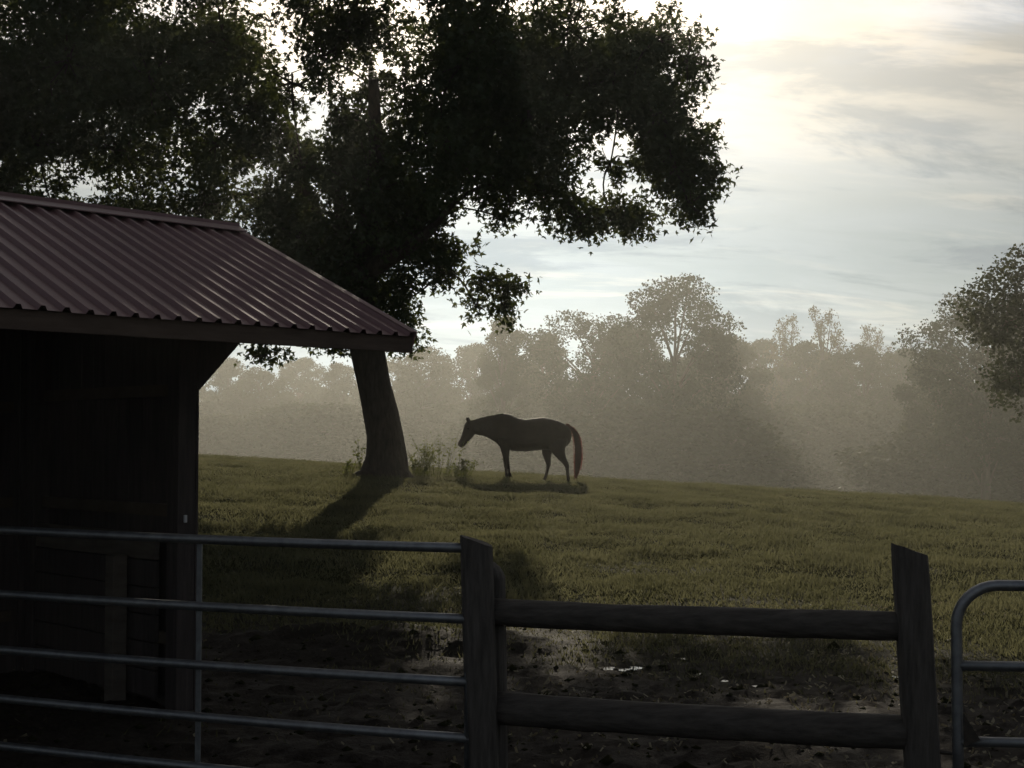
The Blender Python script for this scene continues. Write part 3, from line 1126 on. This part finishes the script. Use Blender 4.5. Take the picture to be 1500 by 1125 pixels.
PROTO = {
    'dark': far_tree_proto(1, 13, 4.6, 1.6, M_leaf_a, 30, 26000, leaf=0.19),
    'oak': far_tree_proto(2, 14, 5.4, 2.2, M_leaf_a, 25, 24000, leaf=0.19, shape='flat'),
    'olive': far_tree_proto(3, 12, 4.2, 1.0, M_leaf_b, 30, 25000, leaf=0.19),
    'tall': far_tree_proto(4, 14, 3.2, 1.4, M_leaf_b, 27, 23000, leaf=0.19, shape='round'),
    'thin': far_tree_proto(5, 13, 2.6, 3.5, M_leaf_c, 24, 3400, leaf=0.17, shape='thin'),
    'bush': far_tree_proto(7, 5.5, 3.6, 0.1, M_leaf_b, 26, 16000, leaf=0.20),
    'near': far_tree_proto(8, 12.5, 5.2, 3.0, M_near, 50, 56000, leaf=0.15),
}


def far_tree(kind, px, top_py, Y, label, group=None, name='woodland_tree', wid=1.0, rot=None, cat='tree'):
    if Y > 60:                                   # the wood's edge runs obliquely, nearer on the right
        Y = Y * float(np.interp(px, [300, 700, 850, 1040, 1080, 1330, 1370, 1500], [2.3, 2.2, 1.7, 1.6, 2.1, 2.1, 1.55, 1.5]))
    q = at(px, top_py, Y)
    z0 = float(height(np.array([q[0]]), np.array([Y]))[0])
    cm, tm = PROTO[kind]
    hh = max(v.co.z for v in tm.vertices) if kind == 'bush' else {'dark': 13, 'oak': 14, 'olive': 12, 'tall': 14, 'thin': 13, 'spire': 12, 'near': 12.5}[kind]
    s = (q[2] - z0) / hh
    o = root(name, (q[0], Y, z0 - 0.1), label=label, category=cat, group=group)
    o.rotation_euler = (0, 0, random.uniform(0, 6.28) if rot is None else rot)
    o.scale = (s * wid, s * wid, s)
    t_ = link('trunk', tm, (), o)
    c_ = link('crown', cm, (), o)
    c_['kind'] = 'stuff'
    return o


GRP = 'trees of the hazy wood beyond the field'
LOOK = {'dark': 'round dark tree', 'olive': 'pale olive tree', 'tall': 'slender full-leaved tree'}


def where(px):
    for lim, txt in ((300, 'of the wood behind the shed'), (540, 'of the wood between shed post and maple trunk'), (720, 'of the wood beyond the weed clumps'),
                     (1040, 'of the wood beyond the horse'), (1345, 'of the wood below the thin bare trees'), (9999, 'of the wood behind the dark field-edge tree')):
        if px < lim:
            return txt


far_tree('oak', 985, 402, 76, 'tallest wide-spreading tree in the hazy wood behind the horse', None, wid=0.92, rot=0.4)
far_tree('oak', 865, 455, 80, 'flat-topped spreading tree just beside the tallest tree of the wood', None, wid=1.05, rot=2.0)
far_tree('tall', 737, 452, 72, 'narrow tree in the wood just above the horse\'s head', None, wid=0.8)
far_tree('oak', 1440, 425, 66, 'spreading tree of the wood half hidden by a nearer dark tree', None, wid=0.95, rot=1.2)
far_tree('near', 1662, 268, 34, 'dark leafy tree at the field edge standing nearer than the wood', None, name='field_edge_tree', wid=1.1, rot=0.7)
for (px, py, Y) in ((1148, 455, 88), (1210, 442, 84), (1278, 468, 90)):
    far_tree('thin', px, py, Y, 'thin nearly bare tree rising above the hazy wood', 'thin bare-looking trees of the wood', wid=0.75)
for (k, px, py, Y, wd) in (('olive', 630, 505, 82, 1.1), ('dark', 690, 498, 88, 1.0), ('tall', 800, 480, 90, 1.0), ('dark', 930, 470, 92, 1.1),
                           ('olive', 1060, 478, 84, 1.0), ('dark', 1110, 492, 92, 1.1), ('tall', 1180, 492, 86, 1.15), ('olive', 1250, 500, 82, 1.1),
                           ('dark', 1320, 505, 88, 1.1), ('olive', 1375, 500, 76, 0.9), ('tall', 1500, 440, 84, 1.2), ('dark', 1580, 460, 76, 1.2),
                           ('olive', 570, 520, 92, 1.1), ('tall', 500, 525, 88, 1.1), ('dark', 440, 518, 96, 1.1), ('olive', 385, 535, 86, 1.1), ('dark', 330, 520, 90, 1.1),
                           ('tall', 270, 500, 92, 1.2), ('olive', 180, 505, 86, 1.3), ('dark', 760, 520, 100, 1.2), ('dark', 1020, 510, 102, 1.2),
                           ('olive', 1220, 515, 100, 1.2), ('olive', 470, 560, 98, 1.4), ('dark', 1140, 540, 100, 1.4), ('olive', 860, 545, 102, 1.4), ('dark', 640, 560, 98, 1.4)):
    far_tree(k, px, py, Y, LOOK[k] + ' ' + where(px), LOOK[k] + 's ' + where(px), wid=wd)
for i in range(38):
    px = 190 + (i % 19) * 76 + random.uniform(-20, 20)
    Y = random.uniform(68, 76) if i < 19 else random.uniform(88, 98)
    far_tree('bush', px, random.uniform(590, 625) if i < 19 else random.uniform(565, 600), Y, 'rounded bush at the foot ' + where(px), 'bushes at the foot ' + where(px),
             name='bush', wid=random.uniform(1.5, 2.0), cat='bush')

# ------------------------------------------------------------------ horse
HS = 236.0


def HP(zx, zy, y=0.0):
    return np.array([(zx - 1000) / HS, y, (505 - zy) / HS])


def loft(mb, secs, n=20):
    """secs: (zx, zy, half height, half width, y); rings stand across the path in the body's side plane"""
    cs = [HP(s[0], s[1], s[4] if len(s) > 4 else 0) for s in secs]
    rings = []
    for i, s in enumerate(secs):
        t_ = cs[min(i + 1, len(cs) - 1)] - cs[max(i - 1, 0)]
        t_[1] = 0
        t_ /= np.linalg.norm(t_) + 1e-9
        up = np.array([-t_[2], 0, t_[0]])
        rings.append([cs[i] + up * s[2] * math.sin(2 * math.pi * k / n) + np.array([0, 1.0, 0]) * s[3] * math.cos(2 * math.pi * k / n) for k in range(n)])
    mb.rings(rings)


def slab(mb, rows, n=22):
    """rows: (zx, top zy, bottom zy, half width): upright egg-shaped slices of the barrel"""
    rings = []
    for (zx, t0, t1, w_) in rows:
        c = HP(zx, (t0 + t1) / 2)
        hh = (t1 - t0) / 2 / HS
        ring = []
        for k in range(n):
            an = 2 * math.pi * k / n
            sy = math.cos(an)
            sz = math.sin(an)
            wf = 1.0 - 0.22 * max(0, sz) ** 2            # narrower over the back
            ring.append(c + np.array([0, sy * w_ * wf, sz * hh]))
        rings.append(ring)
    mb.rings(rings)


hb = MB()
slab(hb, [(1262, 238, 285, 0.06), (1252, 222, 305, 0.13), (1232, 205, 325, 0.20), (1200, 189, 340, 0.255), (1155, 177, 342, 0.285), (1110, 171, 340, 0.295),
          (1060, 179, 348, 0.30), (1020, 185, 353, 0.315), (980, 179, 352, 0.31), (945, 164, 350, 0.27), (915, 159, 344, 0.225), (890, 163, 330, 0.185), (868, 170, 305, 0.12)])
loft(hb, [(930, 250, 0.36, 0.18), (895, 242, 0.31, 0.16), (860, 234, 0.275, 0.125), (830, 231, 0.24, 0.10), (800, 231, 0.205, 0.085), (772, 234, 0.175, 0.08), (750, 234, 0.13, 0.075), (738, 222, 0.08, 0.06)])
loft(hb, [(752, 214, 0.05, 0.06), (746, 228, 0.115, 0.085), (737, 250, 0.150, 0.10), (725, 276, 0.128, 0.085), (712, 299, 0.100, 0.064), (700, 319, 0.086, 0.058), (692, 332, 0.080, 0.058), (687, 341, 0.05, 0.04)])
for sgn, zx in ((-1, 722), (1, 728)):          # ears
    loft(hb, [(zx + 8, 214, 0.035, 0.028, 0.052 * sgn), (zx + 1, 202, 0.036, 0.028, 0.058 * sgn), (zx - 3, 191, 0.026, 0.018, 0.06 * sgn), (zx - 5, 183, 0.008, 0.007, 0.06 * sgn)], 10)
legs = [
    # near fore, far fore, near hind, far hind
    [(925, 285, 0.17, 0.11, -0.14), (923, 330, 0.125, 0.085, -0.155), (926, 365, 0.082, 0.066, -0.15), (932, 400, 0.060, 0.052, -0.145), (938, 424, 0.055, 0.050, -0.145), (943, 440, 0.036, 0.034, -0.145), (948, 462, 0.031, 0.028, -0.145), (953, 477, 0.040, 0.036, -0.145), (959, 487, 0.034, 0.034, -0.145), (963, 494, 0.044, 0.044, -0.145), (966, 503, 0.052, 0.050, -0.145)],
    [(928, 285, 0.17, 0.11, 0.14), (925, 330, 0.125, 0.085, 0.155), (925, 365, 0.082, 0.066, 0.15), (928, 400, 0.060, 0.052, 0.145), (930, 426, 0.053, 0.050, 0.145), (931, 442, 0.036, 0.034, 0.145), (933, 464, 0.031, 0.028, 0.145), (936, 479, 0.040, 0.036, 0.145), (939, 489, 0.034, 0.034, 0.145), (940, 496, 0.044, 0.044, 0.145), (941, 505, 0.052, 0.050, 0.145)],
    [(1190, 285, 0.24, 0.13, -0.14), (1192, 325, 0.19, 0.115, -0.16), (1205, 355, 0.125, 0.085, -0.16), (1222, 382, 0.083, 0.062, -0.155), (1238, 405, 0.060, 0.048, -0.15), (1245, 420, 0.052, 0.042, -0.15), (1248, 440, 0.036, 0.034, -0.15), (1251, 465, 0.033, 0.03, -0.15), (1254, 482, 0.042, 0.036, -0.15), (1253, 492, 0.035, 0.035, -0.15), (1251, 499, 0.046, 0.045, -0.15), (1249, 509, 0.054, 0.05, -0.15)],
    [(1165, 285, 0.24, 0.13, 0.14), (1146, 328, 0.155, 0.115, 0.16), (1140, 358, 0.108, 0.08, 0.16), (1145, 385, 0.080, 0.060, 0.155), (1150, 405, 0.060, 0.048, 0.15), (1151, 418, 0.052, 0.042, 0.15), (1147, 440, 0.036, 0.034, 0.15), (1142, 464, 0.033, 0.03, 0.15), (1138, 481, 0.042, 0.036, 0.15), (1134, 491, 0.035, 0.035, 0.15), (1131, 498, 0.046, 0.045, 0.15), (1128, 507, 0.054, 0.05, 0.15)],
]
for lg in legs:
    loft(hb, lg[:-1], 14)
hm = hb.mesh('horse_raw')
tmp = bpy.data.objects.new('horse_raw', hm)
C.objects.link(tmp)
md = tmp.modifiers.new('r', 'REMESH')
md.mode = 'VOXEL'
md.voxel_size = 0.017
md.use_smooth_shade = True
ms = tmp.modifiers.new('s', 'SMOOTH')
ms.factor = 0.5
ms.iterations = 3
dg = bpy.context.evaluated_depsgraph_get()
body_me = bpy.data.meshes.new_from_object(tmp.evaluated_get(dg))
body_me.name = 'horse_body'
bpy.data.objects.remove(tmp)
HX, HY = at(760, 703, 30.0)[0], 30.0
hloc = (float(at(480 + 1000 / 3.5714, 703, 30)[0]), 30.0)
slope = math.atan((hz(hloc[0] + 0.8, 30) - hz(hloc[0] - 0.5, 30)) / 1.3)
horse = root('horse', (hloc[0], 30.0, (hz(hloc[0] - 0.25, 30) + hz(hloc[0] + 0.9, 30)) / 2 - 0.015 + 0.3 * -slope * 0 + 0.02),
             label='dark horse standing side-on with lowered head and reddish tail', category='horse')
horse.rotation_euler = (0, -slope * 0.8, 0)
body_me.materials.clear()
body = link('body', body_me, M_hide, horse)
for lg in legs:
    a_, b_ = lg[-2], lg[-1]
    p0, p1 = HP(a_[0], a_[1], a_[4]), HP(b_[0], b_[1], b_[4])
    rings = []
    for tt, rr_ in ((0, 0.047), (0.5, 0.052), (1, 0.058)):
        c = p0 * (1 - tt) + p1 * tt
        rings.append([c + np.array([math.cos(k * math.pi / 7) * rr_ * 1.1 - 0.006, math.sin(k * math.pi / 7) * rr_ * 0.95, 0]) for k in range(14)])
    MB().rings(rings).build('hoof', M_hoof, horse, smooth=True)
for sgn in (-1, 1):
    c = HP(728, 246, 0.083 * sgn)
    bm = bmesh.new()
    bmesh.ops.create_uvsphere(bm, u_segments=10, v_segments=8, radius=0.02, matrix=Matrix.Translation(c))
    me = bpy.data.meshes.new('eye')
    bm.to_mesh(me)
    bm.free()
    link('eye', me, M_eye, horse)


def hair(name, mat, strands, parent):
    """strands: list of (points, width); each a thin tapered ribbon pair"""
    vs, fs = [], []
    for pts, wd in strands:
        m_ = len(pts)
        for dirv in (np.array([0, 1.0, 0]), np.array([1.0, 0, 0.3])):
            b = len(vs)
            for i, p_ in enumerate(pts):
                w_ = wd * (1 - 0.75 * (i / (m_ - 1)) ** 2)
                vs.append(p_ - dirv * w_)
                vs.append(p_ + dirv * w_)
            for i in range(m_ - 1):
                fs.append([b + 2 * i, b + 2 * i + 1, b + 2 * i + 3, b + 2 * i + 2])
    return link(name, tri_mesh(name, np.array(vs), np.array(fs)), mat, parent)


hr = np.random.default_rng(5)
tp = [(1238, 206), (1262, 221), (1282, 247), (1294, 283), (1301, 330), (1303, 380), (1300, 428), (1293, 474)]
tw = [0.018, 0.030, 0.042, 0.050, 0.056, 0.058, 0.050, 0.022]
st = []
for i in range(260):
    ox, oy = hr.normal() * 0.5, hr.normal() * 0.5
    ln = 8 if hr.random() < 0.6 else 7
    pts = []
    for k in range(ln):
        p_ = HP(*tp[k])
        pts.append(p_ + np.array([ox * tw[k] + hr.normal() * 0.006, oy * tw[k] * 0.9 + hr.normal() * 0.006, hr.normal() * 0.012 - (0.09 * (hr.random() - 0.6) if k == ln - 1 else 0)]))
    st.append((pts, 0.007))
hair('tail', M_tail, st, horse)
st = []
crest = [(738, 203), (760, 196), (790, 186), (820, 177), (860, 168), (900, 160), (925, 158)]
cx_, cy_ = [c[0] for c in crest], [c[1] for c in crest]
for i in range(240):
    zx = hr.uniform(736, 905)
    zy = np.interp(zx, cx_, cy_) - 1.5
    ln = hr.uniform(0.16, 0.30) * (0.6 if zx > 890 else 1)
    sd = -1 if hr.random() < 0.85 else 1
    p0 = HP(zx, zy + 2, 0)
    pts = [p0, p0 + np.array([0.012, 0.05 * sd, -0.015]), p0 + np.array([0.02, 0.10 * sd, -0.45 * ln]), p0 + np.array([0.03 + hr.normal() * 0.02, 0.12 * sd, -ln])]
    st.append((pts, 0.008))
hair('mane', M_mane, st, horse)
st = []
for i in range(40):
    p0 = HP(728 + hr.uniform(-3, 6), 206 + hr.uniform(-2, 4), hr.normal() * 0.02)
    pts = [p0, p0 + np.array([-0.04, 0, -0.03]), p0 + np.array([-0.09 + hr.normal() * 0.01, hr.normal() * 0.02, -0.13])]
    st.append((pts, 0.007))
hair('forelock', M_mane, st, horse)


# ------------------------------------------------------------------ weeds by the trunk
def weed(px, py_foot, Y, h, nst, spread, label, seed, dense=1.0):
    g = np.random.default_rng(seed)
    q = at(px, py_foot, Y)
    z0 = hz(q[0], Y)
    o = root('weed_plant', (q[0], Y, z0), label=label, category='weed')
    sm = MB()
    P = []
    for i in range(nst):
        an = g.uniform(0, 6.28)
        r0 = g.uniform(0, spread * 0.5)
        hh = h * g.uniform(0.55, 1.05)
        b = np.array([math.cos(an) * r0, math.sin(an) * r0 * 0.7, -0.03])
        tip = b + np.array([math.cos(an) * spread * 0.5 * g.random() + g.normal() * 0.05, math.sin(an) * spread * 0.3, hh])
        pts = [b, b * 0.6 + tip * 0.4 + g.normal(size=3) * 0.02, tip]
        sm.tube(pts, [0.007, 0.005, 0.002], 4, cap=False)
        for k in range(int(10 * dense)):
            tt = g.uniform(0.15, 1.0)
            P.append(b * (1 - tt) + tip * tt + g.normal(size=3) * np.array([0.035, 0.035, 0.03]))
        for k in range(2):
            tt = g.uniform(0.4, 0.75)
            s = b * (1 - tt) + tip * tt
            e = s + np.array([g.normal() * 0.12, g.normal() * 0.12, 0.14 + 0.1 * g.random()])
            sm.tube([s, e], [0.004, 0.002], 3, cap=False)
            for j in range(int(6 * dense)):
                P.append(s + (e - s) * g.random() + g.normal(size=3) * 0.02)
    vv, ff = leaf_mesh_arrays(np.array(P), 0.05, 0.2, False, g)
    sm.build('stems', M_weed, o)
    l_ = link('leaves', tri_mesh('leaves', vv, ff), M_weed, o)
    l_['kind'] = 'stuff'
    return o


weed(640, 697, 28.6, 1.0, 18, 0.7, 'tall bushy weed clump between the maple trunk and the horse', 1)
weed(612, 697, 28.3, 0.55, 14, 0.45, 'low weed clump right against the maple trunk on the horse\'s side', 2)
weed(676, 700, 28.9, 0.42, 16, 0.6, 'low spreading weed beneath the horse\'s muzzle', 3)
weed(527, 694, 28.2, 0.75, 3, 0.12, 'thin upright weed stalk beside the maple trunk on the shed side', 4)
weed(514, 692, 28.1, 0.22, 4, 0.25, 'small low weed at the foot of the maple\'s flared root', 6)

# ------------------------------------------------------------------ grass and litter
gg = np.random.default_rng(12)
NB = 720000
yy = 9.0 + 29.0 * gg.random(NB * 2) ** 0.9
hw = yy * 0.375 + 2.2
xx = gg.uniform(-1, 1, NB * 2) * hw
acc = gg.random(NB * 2) < (hw / hw.max())
mk = mud_mask(xx, yy)
tuft = fbm(xx * 1.7 + 7, yy * 1.7 + 3, 3)
acc &= gg.random(NB * 2) < np.clip(1.15 - mk * 1.12, 0, 1) * np.clip(0.7 + 1.6 * (tuft - 0.25), 0.5, 1.0)
grazed = sstep(0.56, 0.70, fbm(xx * 0.55 + 90, yy * 0.8 + 31, 3))
acc &= gg.random(NB * 2) > 0.55 * grazed
rank_ = sstep(0.57, 0.68, fbm(xx * 0.8 + 50, yy * 1.2 + 11, 3))
tuft = tuft + 0.30 * rank_
xx, yy, tuft, mk = xx[acc], yy[acc], tuft[acc], mk[acc]
# keep the shed floor clear
rel = np.stack([xx - EAVE[0], yy - EAVE[1]], 1)
al = -(rel @ U[:2])
ou = -(rel @ V[:2])
ok = ~((al > 0.9) & (ou > 1.0) & (ou < 3.7))
for (cx, cy, rx, ry, wl) in pud:
    ok &= ((xx - cx) / (rx * 1.6)) ** 2 + ((yy - cy) / (ry * 2.2)) ** 2 > 1
xx, yy, tuft, mk = xx[ok], yy[ok], tuft[ok], mk[ok]
n = len(xx)
print('grass blades', n)
zz_ = height(xx, yy)
hb_ = (0.03 + 0.05 * np.clip(tuft - 0.25, 0, 0.8) / 0.5) * gg.uniform(0.5, 1.5, n) * (1 - 0.4 * mk)
wb = gg.uniform(0.004, 0.009, n) * (1 + 0.02 * yy)
an = gg.uniform(0, 2 * np.pi, n)
ln = gg.normal(0, 0.5, (n, 2)) * hb_[:, None]
base = np.stack([xx, yy, zz_ - 0.006], 1)
wx = np.stack([np.cos(an) * wb, np.sin(an) * wb, np.zeros(n)], 1)
tip = base + np.stack([ln[:, 0], ln[:, 1], hb_], 1)
GV = np.stack([base - wx, base + wx, tip], 1).reshape(-1, 3)
GF = np.arange(3 * n).reshape(-1, 3)
grass = link('pasture_grass', tri_mesh('pasture_grass', GV, GF), M_grass)
setprops(grass, label='short olive pasture grass covering the field under the tree', category='grass', kind='stuff')

n = 9000
yy = gg.uniform(8.0, 15.5, n)
xx = gg.uniform(-1, 1, n) * (yy * 0.375 + 1.0)
keep = (fbm(xx * 1.1 + 30, yy * 1.1, 3) > 0.45) & ~((xx < -1.0) & (gg.random(n) < 0.8)) & (gg.random(n) < 0.35 + 0.65 * sstep(-1, 3, xx))
xx, yy = xx[keep], yy[keep]
n = len(xx)
zz_ = height(xx, yy) + 0.012
an = gg.uniform(0, 2 * np.pi, n)
ln = gg.uniform(0.006, 0.026, n)
wd = gg.uniform(0.003, 0.011, n)
dv = np.stack([np.cos(an) * ln, np.sin(an) * ln, gg.normal(0, 0.012, n)], 1)
sv = np.stack([-np.sin(an) * wd, np.cos(an) * wd, gg.normal(0, 0.004, n)], 1)
b = np.stack([xx, yy, zz_], 1)
SV = np.stack([b - dv - sv, b + dv - sv, b + dv + sv, b - dv + sv], 1).reshape(-1, 3)
litter = link('straw_litter', tri_mesh('straw_litter', SV, np.arange(4 * n).reshape(-1, 4)), M_straw)
setprops(litter, label='pale scattered straw and leaf litter on the mud behind the fence', category='litter', kind='stuff')

# clods
n = 1500
yy = gg.uniform(7.9, 14.5, n)
xx = gg.uniform(-1, 1, n) * (yy * 0.375 + 1.0)
keep = mud_mask(xx, yy) > 0.55
xx, yy = xx[keep], yy[keep]
zz_ = height(xx, yy)
T = np.array([[1, 0, 0], [-1, 0, 0], [0, 1, 0], [0, -1, 0], [0, 0, 1], [0, 0, -1]], float)
FT = np.array([[0, 2, 4], [2, 1, 4], [1, 3, 4], [3, 0, 4], [2, 0, 5], [1, 2, 5], [3, 1, 5], [0, 3, 5]])
n = len(xx)
sz = gg.gamma(2.0, 0.008, n) + 0.005
CV = (T[None] * (gg.uniform(0.6, 1.4, (n, 6, 1))) * sz[:, None, None]) * np.array([1, 1, 0.6]) + np.stack([xx, yy, zz_], 1)[:, None]
clods = link('mud_clods', tri_mesh('mud_clods', CV.reshape(-1, 3), (FT[None] + (np.arange(n) * 6)[:, None, None]).reshape(-1, 3)), M_ground)
setprops(clods, label='dark lumps of churned mud lying inside the fence', category='mud', kind='stuff')

# ------------------------------------------------------------------ haze
hzv = MB()
hx0, hx1, hy0, hy1, hz0, hz1 = -196, 196, -50, 258, -9.0, 22.0
hzv.box(((hx0 + hx1) / 2, (hy0 + hy1) / 2, (hz0 + hz1) / 2), (hx1 - hx0, hy1 - hy0, hz1 - hz0))
M_haze = bpy.data.materials.new('dusty_air')
M_haze.use_nodes = True
t = M_haze.node_tree
for n_ in list(t.nodes):
    t.nodes.remove(n_)
mo = nd(t, 'ShaderNodeOutputMaterial')
pv = nd(t, 'ShaderNodeVolumePrincipled')
pv.inputs['Color'].default_value = (0.93, 0.93, 0.84, 1)
pv.inputs['Density'].default_value = 0.0009
pv.inputs['Anisotropy'].default_value = 0.64
t.links.new(pv.outputs[0], mo.inputs['Volume'])
haze = hzv.build('haze', M_haze)
setprops(haze, label='thin dusty morning haze filling the air over the field', category='haze', kind='stuff')
